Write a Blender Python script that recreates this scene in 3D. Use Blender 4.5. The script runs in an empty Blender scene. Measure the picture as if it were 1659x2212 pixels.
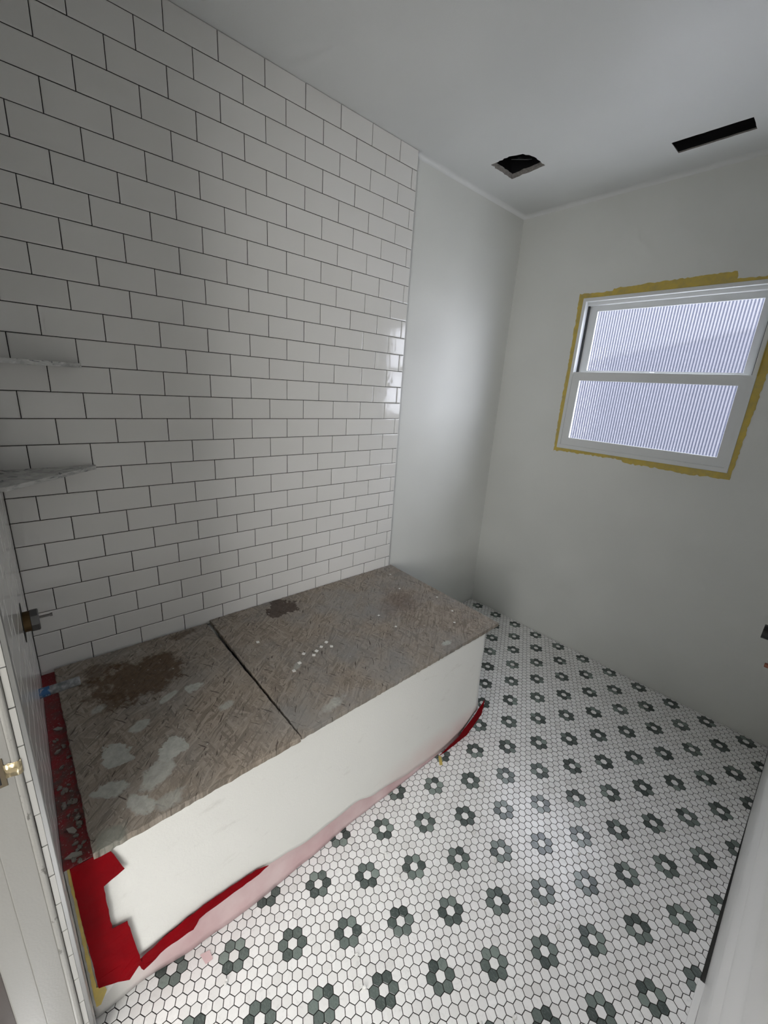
import bpy, bmesh, math, random
from mathutils import Vector, Matrix, noise
from mathutils.geometry import tessellate_polygon
random.seed(7)
SC = bpy.context.scene
COL = SC.collection

# ------------------------------------------------------------------ camera
H = 2.4623                      # ceiling height
XR, YW, X0 = 1.672, 0.897, -0.022   # right tile edge, window wall, painted part of the left wall
TH = 0.0762                     # subway tile course
cam_d = bpy.data.cameras.new('camera')
cam = bpy.data.objects.new('camera', cam_d)
COL.objects.link(cam)
CAM = Vector((1.5791, -1.5049, 1.4707))
R = ((0.6583082, 0.7500616, 0.0635441), (0.2570630, -0.1446682, -0.9555050), (-0.7074948, 0.6453516, -0.2880493))
FPX = 896.85
rot = Matrix((Vector(R[0]), -Vector(R[1]), -Vector(R[2]))).transposed()
cam.matrix_world = Matrix.Translation(CAM) @ rot.to_4x4()
cam_d.sensor_fit = 'HORIZONTAL'
cam_d.sensor_width = 36.0
cam_d.lens = FPX / 1659 * 36.0
cam_d.clip_start = 0.005
SC.camera = cam

def px(p):
    d = Vector(p) - CAM
    c = [sum(R[i][j] * d[j] for j in range(3)) for i in range(3)]
    return (829.5 + FPX * c[0] / c[2], 1106 + FPX * c[1] / c[2], c[2])

# ------------------------------------------------------------------ world, lights, exposure
w = bpy.data.worlds.new('world'); SC.world = w; w.use_nodes = True
bg = w.node_tree.nodes['Background']
bg.inputs[0].default_value = (0.98, 0.985, 1.0, 1)
bg.inputs[1].default_value = 15.5

def area(name, loc, target, sx, sy, power, color, spread=math.pi):
    l = bpy.data.lights.new(name, 'AREA'); l.shape = 'RECTANGLE'; l.size = sx; l.size_y = sy
    l.energy = power; l.color = color; l.spread = spread
    o = bpy.data.objects.new(name, l); COL.objects.link(o); o.location = loc
    o.rotation_euler = (Vector(target) - Vector(loc)).to_track_quat('-Z', 'Y').to_euler()
    return o
top_fill = area('hall_top_fill', (0.84, -1.98, 2.42), (0.90, -1.90, 0), 0.32, 0.26, 25, (1.0, 0.985, 0.965))  # unseen light added in the hall to brighten the floor by the doorway
side_fill = area('hall_side_fill', (2.30, -2.90, 1.40), (0.60, -0.70, 0.95), 1.1, 1.5, 58, (1.0, 0.985, 0.955))  # added fill panel, no window there; gives broad ambient through the doorway
portal = area('window_portal', (0.8225, 1.02, 1.592), (0.8225, 0, 1.592), 0.80, 0.79, 1, (1, 1, 1))
portal.data.cycles.is_portal = True
SC.view_settings.view_transform = 'Standard'
SC.view_settings.look = 'None'
SC.view_settings.gamma = 1.0
SC.view_settings.use_curve_mapping = False
SC.view_settings.exposure = 0.0
SC.cycles.use_denoising = True
SC.cycles.caustics_refractive = False
SC.cycles.caustics_reflective = False
SC.cycles.max_bounces = 6
SC.cycles.diffuse_bounces = 4
SC.cycles.glossy_bounces = 3
SC.cycles.transmission_bounces = 4
SC.cycles.transparent_max_bounces = 8
SC.cycles.use_adaptive_sampling = True
SC.cycles.adaptive_threshold = 0.09
SC.cycles.adaptive_min_samples = 20
SC.cycles.sample_clamp_indirect = 6.0

# ------------------------------------------------------------------ helpers
def tag(o, label=None, cat=None, group=None, kind=None):
    if label: o['label'] = label
    if cat: o['category'] = cat
    if group: o['group'] = group
    if kind: o['kind'] = kind
    return o

def obj(name, me, mat=None, parent=None, loc=None, rot=None):
    o = bpy.data.objects.new(name, me); COL.objects.link(o)
    if mat is not None and len(me.materials) == 0: me.materials.append(mat)
    if parent is not None: o.parent = parent
    if loc is not None: o.location = loc
    if rot is not None: o.rotation_euler = rot
    return o

def empty(name, loc=(0, 0, 0)):
    o = bpy.data.objects.new(name, None); COL.objects.link(o); o.location = loc
    o.empty_display_size = 0.05
    return o

def mesh(name, verts, faces, smooth=False):
    me = bpy.data.meshes.new(name); me.from_pydata([tuple(v) for v in verts], [], faces); me.update()
    if smooth:
        for p in me.polygons: p.use_smooth = True
    return me

def from_bm(name, bm, smooth=False):
    bmesh.ops.recalc_face_normals(bm, faces=bm.faces[:])
    me = bpy.data.meshes.new(name); bm.to_mesh(me); bm.free()
    if smooth:
        for p in me.polygons: p.use_smooth = True
    return me

def bm_box(bm, x0, x1, y0, y1, z0, z1, bevel=0.0, seg=2):
    vs = [bm.verts.new((x, y, z)) for x in (x0, x1) for y in (y0, y1) for z in (z0, z1)]
    idx = [(0, 1, 3, 2), (4, 6, 7, 5), (0, 4, 5, 1), (2, 3, 7, 6), (0, 2, 6, 4), (1, 5, 7, 3)]
    fs = [bm.faces.new([vs[i] for i in f]) for f in idx]
    if bevel > 0:
        es = list({e for f in fs for e in f.edges})
        bmesh.ops.bevel(bm, geom=es, offset=bevel, segments=seg, affect='EDGES', profile=0.5)

def box_me(name, x0, x1, y0, y1, z0, z1, bevel=0.0, seg=2):
    bm = bmesh.new(); bm_box(bm, x0, x1, y0, y1, z0, z1, bevel, seg); return from_bm(name, bm)

def bm_cyl(bm, p0, p1, r0, r1=None, n=24, caps=True):
    p0, p1 = Vector(p0), Vector(p1); r1 = r0 if r1 is None else r1
    ax = (p1 - p0).normalized(); u = ax.orthogonal().normalized(); v = ax.cross(u)
    ra = [bm.verts.new(p0 + (u * math.cos(t) + v * math.sin(t)) * r0) for t in [2 * math.pi * i / n for i in range(n)]]
    rb = [bm.verts.new(p1 + (u * math.cos(t) + v * math.sin(t)) * r1) for t in [2 * math.pi * i / n for i in range(n)]]
    for i in range(n): bm.faces.new((ra[i], ra[(i + 1) % n], rb[(i + 1) % n], rb[i]))
    if caps: bm.faces.new(ra[::-1]); bm.faces.new(rb)

def bm_lathe(bm, p0, axis, prof, n=24):
    """prof: list of (distance along axis, radius)"""
    p0 = Vector(p0); ax = Vector(axis).normalized(); u = ax.orthogonal().normalized(); v = ax.cross(u)
    rings = []
    for d, r in prof:
        rings.append([bm.verts.new(p0 + ax * d + (u * math.cos(2 * math.pi * i / n) + v * math.sin(2 * math.pi * i / n)) * r) for i in range(n)])
    for a, b in zip(rings, rings[1:]):
        for i in range(n): bm.faces.new((a[i], a[(i + 1) % n], b[(i + 1) % n], b[i]))
    bm.faces.new(rings[0][::-1]); bm.faces.new(rings[-1])

def prism(name, poly, axis, a, b):
    """extrude a 2D polygon along axis: poly holds the two other coordinates in x,y,z order"""
    def mk(p, t):
        if axis == 0: return (t, p[0], p[1])
        if axis == 1: return (p[0], t, p[1])
        return (p[0], p[1], t)
    n = len(poly); tri = tessellate_polygon([[Vector((p[0], p[1], 0)) for p in poly]])
    V = [mk(p, a) for p in poly] + [mk(p, b) for p in poly]
    F = [tuple(t) for t in tri] + [tuple(i + n for i in t[::-1]) for t in tri]
    F += [(i, (i + 1) % n, (i + 1) % n + n, i + n) for i in range(n)]
    bm = bmesh.new()
    vs = [bm.verts.new(v) for v in V]
    for f in F:
        try: bm.faces.new([vs[i] for i in f])
        except ValueError: pass
    return from_bm(name, bm)

def rough_line(pts, step, amp, seed):
    """resample a polyline and shake it a little, ends kept"""
    out = []
    for (a, b) in zip(pts, pts[1:]):
        a, b = Vector(a), Vector(b); n = max(1, int((b - a).length / step))
        d = (b - a).normalized(); nr = Vector((-d[1], d[0]))
        for i in range(n):
            p = a + (b - a) * (i / n)
            if i: p += nr * amp * (noise.noise((p[0] * 90 + seed, p[1] * 90, seed * 3.1)) * 1.6)
            out.append((p[0], p[1]))
    out.append(tuple(pts[-1]))
    return out

# ------------------------------------------------------------------ materials
def mat(name, col=(0.8, 0.8, 0.8), rough=0.5, metal=0.0, spec=0.5):
    m = bpy.data.materials.new(name); m.use_nodes = True
    b = m.node_tree.nodes['Principled BSDF']
    b.inputs['Base Color'].default_value = (*col, 1); b.inputs['Roughness'].default_value = rough
    b.inputs['Metallic'].default_value = metal; b.inputs['Specular IOR Level'].default_value = spec
    return m

class N:
    """tiny node builder"""
    def __init__(s, m): s.t = m.node_tree; s.b = s.t.nodes['Principled BSDF']
    def n(s, typ, **kw):
        nd = s.t.nodes.new(typ)
        for k, v in kw.items(): setattr(nd, k, v)
        return nd
    def set(s, sock, v):
        if isinstance(v, bpy.types.NodeSocket): s.t.links.new(v, sock)
        else: sock.default_value = v
    def pos(s): return s.n('ShaderNodeNewGeometry').outputs['Position']
    def mapping(s, vec, scale=(1, 1, 1), rot=(0, 0, 0), loc=(0, 0, 0)):
        m = s.n('ShaderNodeMapping'); s.set(m.inputs['Vector'], vec); m.inputs['Scale'].default_value = scale
        m.inputs['Rotation'].default_value = rot; m.inputs['Location'].default_value = loc; return m.outputs[0]
    def rs(s, vec, scale, ang, off=(0, 0, 0)):
        return s.mapping(s.mapping(vec, (1, 1, 1), (0, 0, ang)), scale, (0, 0, 0), off)
    def noise(s, vec, scale=5, detail=3, rough=0.55, dist=0.0, out=0):
        m = s.n('ShaderNodeTexNoise'); s.set(m.inputs['Vector'], vec); m.inputs['Scale'].default_value = scale
        m.inputs['Detail'].default_value = detail; m.inputs['Roughness'].default_value = rough; m.inputs['Distortion'].default_value = dist
        return m.outputs[out]
    def vor(s, vec, scale=5, out='Color', rnd=1.0):
        m = s.n('ShaderNodeTexVoronoi'); s.set(m.inputs['Vector'], vec); m.inputs['Scale'].default_value = scale
        m.inputs['Randomness'].default_value = rnd; return m.outputs[out]
    def math(s, op, a, b=0.0, clamp=False):
        m = s.n('ShaderNodeMath', operation=op); m.use_clamp = clamp; s.set(m.inputs[0], a); s.set(m.inputs[1], b); return m.outputs[0]
    def mix(s, f, a, b, blend='MIX'):
        m = s.n('ShaderNodeMix', data_type='RGBA', blend_type=blend)
        s.set(m.inputs[0], f)
        for i, v in ((6, a), (7, b)): s.set(m.inputs[i], v if isinstance(v, bpy.types.NodeSocket) else (*v, 1) if len(v) == 3 else v)
        return m.outputs[2]
    def ramp(s, f, a, b, ca=(0, 0, 0), cb=(1, 1, 1)):
        m = s.n('ShaderNodeValToRGB'); s.set(m.inputs[0], f)
        e = m.color_ramp.elements; e[0].position = a; e[0].color = (*ca, 1); e[1].position = b; e[1].color = (*cb, 1)
        return m.outputs[0]
    def mrange(s, v, a, b, c=0.0, d=1.0, smooth=False):
        m = s.n('ShaderNodeMapRange'); m.clamp = True
        if smooth: m.interpolation_type = 'SMOOTHSTEP'
        s.set(m.inputs[0], v)
        for i, x in ((1, a), (2, b), (3, c), (4, d)): m.inputs[i].default_value = x
        return m.outputs[0]
    def sep(s, v): m = s.n('ShaderNodeSeparateXYZ'); s.set(m.inputs[0], v); return m.outputs
    def bump(s, h, strength=0.3, dist=0.002, normal=None):
        m = s.n('ShaderNodeBump'); s.set(m.inputs['Height'], h); m.inputs['Strength'].default_value = strength
        m.inputs['Distance'].default_value = dist
        if normal is not None: s.set(m.inputs['Normal'], normal)
        return m.outputs[0]
    def rand(s):
        """one random number for each object and each loose piece of a joined mesh"""
        g = s.n('ShaderNodeNewGeometry').outputs['Random Per Island']; o = s.n('ShaderNodeObjectInfo').outputs['Random']
        return s.math('FRACT', s.math('ADD', s.math('MULTIPLY', o, 7.31), g))
    def base(s, c): s.set(s.b.inputs['Base Color'], c)
    def rough(s, c): s.set(s.b.inputs['Roughness'], c)
    def nrm(s, c): s.set(s.b.inputs['Normal'], c)

def m_paint(name, col, rough=0.55, bump=0.12):
    m = mat(name, col, rough); k = N(m); p = k.pos()
    big = k.noise(p, 3.0, 1)
    k.base(k.mix(k.mrange(big, 0.3, 0.7), tuple(c * 0.965 for c in col), tuple(min(1, c * 1.02) for c in col)))
    k.nrm(k.bump(k.noise(p, 260, 0), bump, 0.0012)); return m
M_WALL = m_paint('wall_paint', (0.71, 0.72, 0.69), 0.5)
M_CEIL = m_paint('ceiling_paint', (0.72, 0.735, 0.73), 0.42, 0.10)
M_RWALL = m_paint('satin_wall_paint', (0.86, 0.86, 0.85), 0.35, 0.10)
M_HALL = m_paint('hall_paint', (0.34, 0.33, 0.31), 0.7)

M_TILE = mat('glazed_white_tile', (0.78, 0.77, 0.74), 0.07); k = N(M_TILE)
r = k.rand(); k.base(k.mix(r, (0.760, 0.752, 0.725), (0.792, 0.785, 0.760)))
k.nrm(k.bump(k.noise(k.pos(), 14, 2), 0.22, 0.004))
smud = k.noise(k.pos(), 9, 4); k.rough(k.mrange(smud, 0.45, 0.75, 0.06, 0.16))
M_EDGE = mat('thinset_smeared_edge', (0.07, 0.065, 0.06), 0.9)
M_TILE_N = mat('glazed_white_tile_flat', (0.77, 0.76, 0.74), 0.13)
M_JOINT_N = mat('pale_joint', (0.62, 0.61, 0.59), 0.8)
M_TILE_EDGE = mat('tile_edge_white', (0.44, 0.435, 0.415), 0.35)
M_GAP = mat('open_joint_dark', (0.022, 0.02, 0.018), 0.9)

M_HEX = mat('white_marble_hex', (0.8, 0.8, 0.79), 0.2); k = N(M_HEX)
r = k.rand(); p = k.pos()
c = k.mix(k.math('POWER', r, 2.2), (0.87, 0.87, 0.86), (0.75, 0.745, 0.73))
v = k.noise(p, 60, 5, 0.6, 1.5); c = k.mix(k.mrange(v, 0.56, 0.72, 0, 0.35), c, (0.55, 0.55, 0.55)); k.base(c)
k.rough(k.mrange(k.noise(p, 25, 3), 0.3, 0.7, 0.16, 0.30))
M_GREEN = mat('green_marble_hex', (0.1, 0.13, 0.12), 0.22); k = N(M_GREEN)
r = k.rand(); p = k.pos()
va = k.n('ShaderNodeVectorMath', operation='ADD'); k.set(va.inputs[0], p)
cb = k.n('ShaderNodeCombineXYZ'); k.set(cb.inputs[0], k.math('MULTIPLY', r, 9.0)); k.set(cb.inputs[2], k.math('MULTIPLY', r, 23.0)); k.set(va.inputs[1], cb.outputs[0])
base = k.mix(k.math('POWER', r, 2.0), (0.062, 0.079, 0.074), (0.24, 0.29, 0.265))
v = k.noise(k.mapping(va.outputs[0], (1, 2.6, 1), (0, 0, 0.7)), 70, 6, 0.7, 2.0)
c = k.mix(k.mrange(v, 0.5, 0.8, 0, 0.6), base, (0.26, 0.30, 0.275)); c = k.mix(k.mrange(v, 0.25, 0.45, 0.6, 0), c, (0.02, 0.024, 0.023)); k.base(c)
M_GROUT = mat('dark_grey_joint', (0.105, 0.105, 0.10), 0.9); k = N(M_GROUT)
k.base(k.mix(k.noise(k.pos(), 40, 4), (0.018, 0.018, 0.016), (0.06, 0.06, 0.055)))

# ------------------------------------------------------------------ room shell
# floor
floor = obj('floor', box_me('floor', -0.10, 1.78, -1.66, 1.0, -0.06, -0.0036), M_GROUT)
tag(floor, 'white and green hexagon mosaic floor with flower pattern', 'floor', kind='structure')
HEX = 0.0254; G = 0.0011
def hex_poly(cx, cy, a, rr):
    return [(cx + rr * math.cos(a + math.pi / 2 + i * math.pi / 3), cy + rr * math.sin(a + math.pi / 2 + i * math.pi / 3)) for i in range(6)]
def clip(poly, ax, lim, keep_less):
    out = []
    for i in range(len(poly)):
        a, b = poly[i], poly[(i + 1) % len(poly)]
        ia = (a[ax] <= lim) == keep_less; ib = (b[ax] <= lim) == keep_less
        if ia: out.append(a)
        if ia != ib:
            t = (lim - a[ax]) / (b[ax] - a[ax]); out.append((a[0] + (b[0] - a[0]) * t, a[1] + (b[1] - a[1]) * t))
    return out
RH = (HEX / 2 - 0.00085) / math.cos(math.pi / 6)
ANG = 0.0022
def hex_center(u, v):
    x = (u + v / 2) * HEX; y = v * HEX * math.sqrt(3) / 2
    return (0.0736 + x * math.cos(ANG) - y * math.sin(ANG), 0.0559 + x * math.sin(ANG) + y * math.cos(ANG))
def is_green(u, v):
    for du, dv in ((1, 0), (-1, 0), (0, 1), (0, -1), (1, -1), (-1, 1)):
        if (u + du) % 6 == 0 and (v + dv) % 6 == 0: return True
    return False
def tile_geo(poly, z0=-0.004, z1=0.0, bev=0.0006):
    """closed-top tile with a small bevel"""
    cx = sum(p[0] for p in poly) / len(poly); cy = sum(p[1] for p in poly) / len(poly)
    n = len(poly); V = [(p[0], p[1], z0) for p in poly] + [(p[0], p[1], z1 - bev) for p in poly]
    V += [(p[0] + (cx - p[0]) * bev / 0.0122, p[1] + (cy - p[1]) * bev / 0.0122, z1) for p in poly]
    F = []
    for k_ in (0, n):
        F += [(k_ + i, k_ + (i + 1) % n, k_ + n + (i + 1) % n, k_ + n + i) for i in range(n)]
    F.append(tuple(range(2 * n, 3 * n)))
    return V, F
cells = []
for v in range(-80, 45):
    for u in range(-60, 130):
        c = hex_center(u, v)
        if not (-0.04 < c[0] < 1.69 and -1.63 < c[1] < 0.915): continue
        if c[0] < 0.70 and c[1] < -0.09: continue
        if c[1] < -1.55 and not 0.80 < c[0]: continue
        q = px((c[0], c[1], 0))
        vis = q[2] > 0.1 and -20 < q[0] < 1680 and -20 < q[1] < 2232 and not (c[0] < 0.765 and c[1] < -0.06)
        cells.append((u, v, c, is_green(u, v), q[2] if vis else 99))
single = {}
for gr in (False, True):
    s = sorted([c for c in cells if c[3] == gr and c[4] < 90 and c[2][0] < XR - 0.014], key=lambda c: c[4])[:299]
    for c in s: single[(c[0], c[1])] = True
V, F = tile_geo(hex_poly(0, 0, ANG, RH))
ME_HEX = {False: mesh('white_hex_tile', V, F), True: mesh('green_hex_tile', V, F)}
def flank(me, top):
    me.materials.append(top); me.materials.append(M_GROUT)
    for p_ in me.polygons:
        if p_.center.z < -0.0012: p_.material_index = 1
    return me
flank(ME_HEX[False], M_HEX); flank(ME_HEX[True], M_GREEN)
rest = {False: ([], []), True: ([], [])}
for u, v, c, gr, d in cells:
    dz = random.uniform(-0.0003, 0.0003)
    if (u, v) in single:
        o = obj('green_hex_tile' if gr else 'white_hex_tile', ME_HEX[gr], None, floor, (c[0], c[1], dz),
                (random.uniform(-0.006, 0.006), random.uniform(-0.006, 0.006), 0))
        continue
    poly = hex_poly(c[0], c[1], ANG, RH)
    for ax, lim, less in ((0, XR, True), (1, YW - 0.003, True), (0, X0 + 0.002, False)):
        poly = clip(poly, ax, lim, less)
        if len(poly) < 3: break
    if len(poly) < 3: continue
    V, F = tile_geo(poly, z1=dz); VV, FF = rest[gr]; b = len(VV); VV += V; FF += [tuple(i + b for i in f) for f in F]
for gr, nm, lb in ((False, 'white_hex_tiles', 'small white hexagon tiles farther back'), (True, 'green_hex_tiles', 'small green hexagon tiles farther back')):
    o = obj(nm, flank(mesh(nm, *rest[gr]), M_GREEN if gr else M_HEX), None, floor); o['kind'] = 'stuff'; o['label'] = lb

# left wall: painted part, backer and subway tiles
wall_left = obj('wall_left', box_me('wall_left', X0 - 0.10, X0, -1.66, 1.0, -0.05, H + 0.06), M_WALL)
tag(wall_left, 'left wall of white subway tiles with a painted strip beside the window wall', 'wall', kind='structure')
obj('tile_backer', box_me('tile_backer', X0 - 0.002, -0.0085, -1.55, -0.0006, 0.0, H), M_GAP, wall_left)
TILE_ME = {}
def tile_mesh(wd, ht):
    key = (round(wd, 4), round(ht, 4))
    if key in TILE_ME: return TILE_ME[key]
    t = 0.0088; bm = bmesh.new(); rings = []
    for ins, z in ((0, 0), (0, t - 0.0016), (0.0006, t - 0.0007), (0.0022, t - 0.0002), (0.0042, t)):
        rings.append([bm.verts.new((sx * (wd / 2 - ins), sy * (ht / 2 - ins), z)) for sx, sy in ((-1, -1), (1, -1), (1, 1), (-1, 1))])
    for a, b in zip(rings, rings[1:]):
        for i in range(4): bm.faces.new((a[i], a[(i + 1) % 4], b[(i + 1) % 4], b[i]))
    bm.faces.new(rings[-1]); bm.faces.new(rings[0][::-1])
    me = from_bm('subway_tile', bm); me.materials.append(M_TILE); me.materials.append(M_EDGE)
    for p_ in me.polygons:
        if p_.center.z < t * 0.6: p_.material_index = 1
    TILE_ME[key] = me; return me
JT = 0.0019
def lay_tiles(parent, spans_of_row, rows, place):
    for rno in rows:
        z1 = H - (rno - 1) * TH; z0 = z1 - TH
        if z1 < 0.02: continue
        z0 = max(z0, 0.0)
        for a, b in spans_of_row(rno):
            if b - a < 0.008: continue
            me = tile_mesh(b - a - JT, z1 - z0 - JT)
            place(me, (a + b) / 2, (z0 + z1) / 2, parent)
def spans(lo, hi, first):
    js = []; y = first
    while y > lo: 
        if y < hi: js.append(y)
        y -= 0.1524
    e = [hi] + js + [lo]
    return [(e[i + 1], e[i]) for i in range(len(e) - 1)]
def place_left(me, s, z, parent):
    m = Matrix(((0, 0, 1), (1, 0, 0), (0, 1, 0))).to_4x4()
    m = Matrix.Translation((-0.0089 + random.uniform(-0.0002, 0.0002), s, z)) @ m @ Matrix.Rotation(random.gauss(0, 0.0022), 4, 'X') @ Matrix.Rotation(random.gauss(0, 0.0022), 4, 'Y')
    o = obj('subway_tile', me, None, parent); o.matrix_local = m
lay_tiles(wall_left, lambda r_: spans(-1.5478, 0.0, -0.1064 if r_ % 2 else -0.0303), range(1, 27), place_left)

# near wall with the doorway (plane leans a hair out of square)
NA = -0.0100
def yn(x): return -1.548 + NA * x
DX0, DX1, DZ = 0.772, 1.62, 2.05
outer = [(X0 - 0.1, -0.05), (DX0, -0.05), (DX0, DZ), (DX1, DZ), (DX1, -0.05), (2.60, -0.05), (2.60, H + 0.06), (X0 - 0.1, H + 0.06)]
wall_near = obj('wall_near', prism('wall_near', outer, 1, -1.69, -1.575), M_WALL)
tag(wall_near, 'near shower wall of glossy white tiles seen edge-on', 'wall', kind='structure')
obj('tile_backer', prism('tile_backer', [(X0, 0), (0.790, 0), (0.790, H), (X0, H)], 1, -1.577, -1.5648), M_JOINT_N, wall_near)
def place_near(me, s, z, parent):
    # s runs along +X; outward normal is +Y
    m = Matrix(((-1, 0, 0), (0, 0, 1), (0, 1, 0))).to_4x4()
    o = obj('subway_tile', me, None, parent); o.material_slots[0].link = 'OBJECT'; o.material_slots[0].material = M_TILE_N
    o.matrix_local = Matrix.Translation((s, yn(s) - 0.0089, z)) @ Matrix.Rotation(math.atan(NA), 4, 'Z') @ m @ Matrix.Rotation(random.gauss(0, 0.001), 4, 'X') @ Matrix.Rotation(random.gauss(0, 0.001), 4, 'Y')
lay_tiles(wall_near, lambda r_: spans(0.0003, 0.7915, 0.70 if r_ % 2 else 0.7762), range(1, 34), place_near)

# window wall with opening
WX0, WX1, WZ0, WZ1 = 0.4185, 1.2265, 1.197, 1.989
def plate_with_holes(name, outer, holes, mk):
    loops = [outer] + holes; tri = tessellate_polygon([[Vector((a, b, 0)) for a, b in l] for l in loops])
    V = [mk(a, b) for l in loops for a, b in l]
    bm = bmesh.new(); vs = [bm.verts.new(v) for v in V]
    for t in tri:
        try: bm.faces.new([vs[i] for i in t])
        except ValueError: pass
    return from_bm(name, bm)
whole = [(WX0, WZ0), (WX1, WZ0), (WX1, WZ1), (WX0, WZ1)]
bm = bmesh.new()
xs = [X0 - 0.1, WX0, WX1, 1.80]; zs = [-0.05, WZ0, WZ1, H + 0.06]
front = {}; back = {}
for i, x in enumerate(xs):
    for j, z in enumerate(zs):
        front[i, j] = bm.verts.new((x, YW, z)); back[i, j] = bm.verts.new((x, YW + 0.12, z))
for i in range(3):
    for j in range(3):
        if (i, j) == (1, 1): continue
        bm.faces.new([front[i, j], front[i + 1, j], front[i + 1, j + 1], front[i, j + 1]])
        bm.faces.new([back[i, j], back[i, j + 1], back[i + 1, j + 1], back[i + 1, j]])
for (a, b) in (((1, 1), (2, 1)), ((2, 1), (2, 2)), ((2, 2), (1, 2)), ((1, 2), (1, 1))):
    bm.faces.new([front[a], front[b], back[b], back[a]])
me = from_bm('wall_far', bm); me.materials.append(M_WALL); me.materials.append(mat('exterior_stucco', (0.05, 0.05, 0.055), 0.9))
for p_ in me.polygons:
    if p_.center.y > YW + 0.01: p_.material_index = 1
wall_far = obj('wall_far', me)
tag(wall_far, 'grey-white painted wall around the window', 'wall', kind='structure')

# right wall: out of parallel, low ripples shaped in to imitate bands of light
bm = bmesh.new(); ny, nz = 60, 150; grid = []
for j in range(nz + 1):
    row = []; z = -0.02 + (H + 0.04) * (j / nz) ** 1.6
    for i in range(ny + 1):
        y = 0.93 - 2.52 * i / ny
        x = 1.6735 + max(0.0, (0.40 - y)) * 0.0125
        e = max(0.0, 1 - abs((z - 0.40) / 0.26) ** 2); zc = 0.34 + 0.05 * noise.noise((y * 1.7, 0.3, 4))
        x += 0.0090 * e * math.sin(2 * math.pi * (z - zc) / 0.17)
        row.append(bm.verts.new((x, y, z)))
    grid.append(row)
for j in range(nz):
    for i in range(ny): bm.faces.new((grid[j][i], grid[j + 1][i], grid[j + 1][i + 1], grid[j][i + 1]))
b2 = [bm.verts.new(p) for p in ((1.80, 0.93, -0.02), (1.80, -1.59, -0.02), (1.80, -1.59, H + 0.02), (1.80, 0.93, H + 0.02))]
bm.faces.new(b2)
wall_right = obj('wall_right', from_bm('wall_right', bm, True), M_RWALL)
tag(wall_right, 'white painted right wall beside the floor gap', 'wall', kind='structure')

# ceiling with its two cut-outs
def ragged(poly, amp, step, seed):
    l = rough_line([Vector(p) for p in poly + [poly[0]]], step, amp, seed); return l[:-1]
hole1 = ragged([(0.163, 0.300), (0.162, 0.472), (0.340, 0.459), (0.342, 0.365), (0.318, 0.312), (0.262, 0.292)], 0.0045, 0.012, 3)
hole2 = ragged([(0.792, 0.614), (0.792, 0.711), (1.042, 0.708), (1.044, 0.619)], 0.0012, 0.02, 9)
cl = plate_with_holes('ceiling', [(-0.12, -1.70), (1.80, -1.70), (1.80, 1.0), (-0.12, 1.0)], [hole1, hole2], lambda a, b: (a, b, H))
ceiling = obj('ceiling', cl, M_CEIL)
tag(ceiling, 'pale grey painted ceiling with two cut-out holes', 'ceiling', kind='structure')
M_GYP = mat('torn_plasterboard', (0.36, 0.34, 0.31), 0.9); k = N(M_GYP)
k.base(k.mix(k.noise(k.pos(), 120, 4), (0.16, 0.15, 0.135), (0.55, 0.53, 0.50)))
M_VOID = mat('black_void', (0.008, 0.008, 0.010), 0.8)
M_DARKMETAL = mat('dull_dark_metal', (0.20, 0.21, 0.22), 0.5, 0.3)
def hole_parts(hole, dz, seed, zbox):
    n = len(hole); cx = sum(p[0] for p in hole) / n; cy = sum(p[1] for p in hole) / n
    V = []; F = []; rings = 4
    for k_ in range(rings):
        for i, (a, b) in enumerate(hole):
            j = 0.0 if k_ == 0 else 0.004 * noise.noise((a * 60 + k_ * 9, b * 60, seed))
            g = 1 + 0.02 * k_ / rings
            V.append((cx + (a - cx) * (g + j * 3), cy + (b - cy) * (g + j * 3), H + dz * k_ / (rings - 1)))
    for k_ in range(rings - 1): F += [(k_ * n + i, k_ * n + (i + 1) % n, (k_ + 1) * n + (i + 1) % n, (k_ + 1) * n + i) for i in range(n)]
    obj('cut_edge', mesh('cut_edge', V, F), M_GYP, ceiling)
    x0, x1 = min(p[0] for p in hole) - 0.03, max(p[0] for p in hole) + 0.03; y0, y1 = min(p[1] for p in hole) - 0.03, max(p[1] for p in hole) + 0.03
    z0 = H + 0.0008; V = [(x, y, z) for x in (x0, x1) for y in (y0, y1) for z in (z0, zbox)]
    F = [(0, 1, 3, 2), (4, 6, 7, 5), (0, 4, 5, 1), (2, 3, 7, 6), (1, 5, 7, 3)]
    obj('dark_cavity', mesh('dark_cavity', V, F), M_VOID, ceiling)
hole_parts(hole1, 0.022, 1, H + 0.30); hole_parts(hole2, 0.006, 2, H + 0.22)
br = prism('duct_bracket', [(0.0, 0.0), (0.075, 0.01), (0.085, 0.03), (0.05, 0.028), (0.012, 0.07), (0.0, 0.065), (0.028, 0.03)], 2, 0, 0.0015)
o = obj('duct_bracket', br, M_DARKMETAL, ceiling, (0.215, 0.375, H + 0.030), (0.5, 0.2, 0.3))
o = obj('duct_strap', box_me('duct_strap', 0, 0.03, 0, 0.022, 0, 0.001), M_DARKMETAL, ceiling, (0.235, 0.345, H + 0.045), (0.6, 0.1, 0.2))
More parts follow.
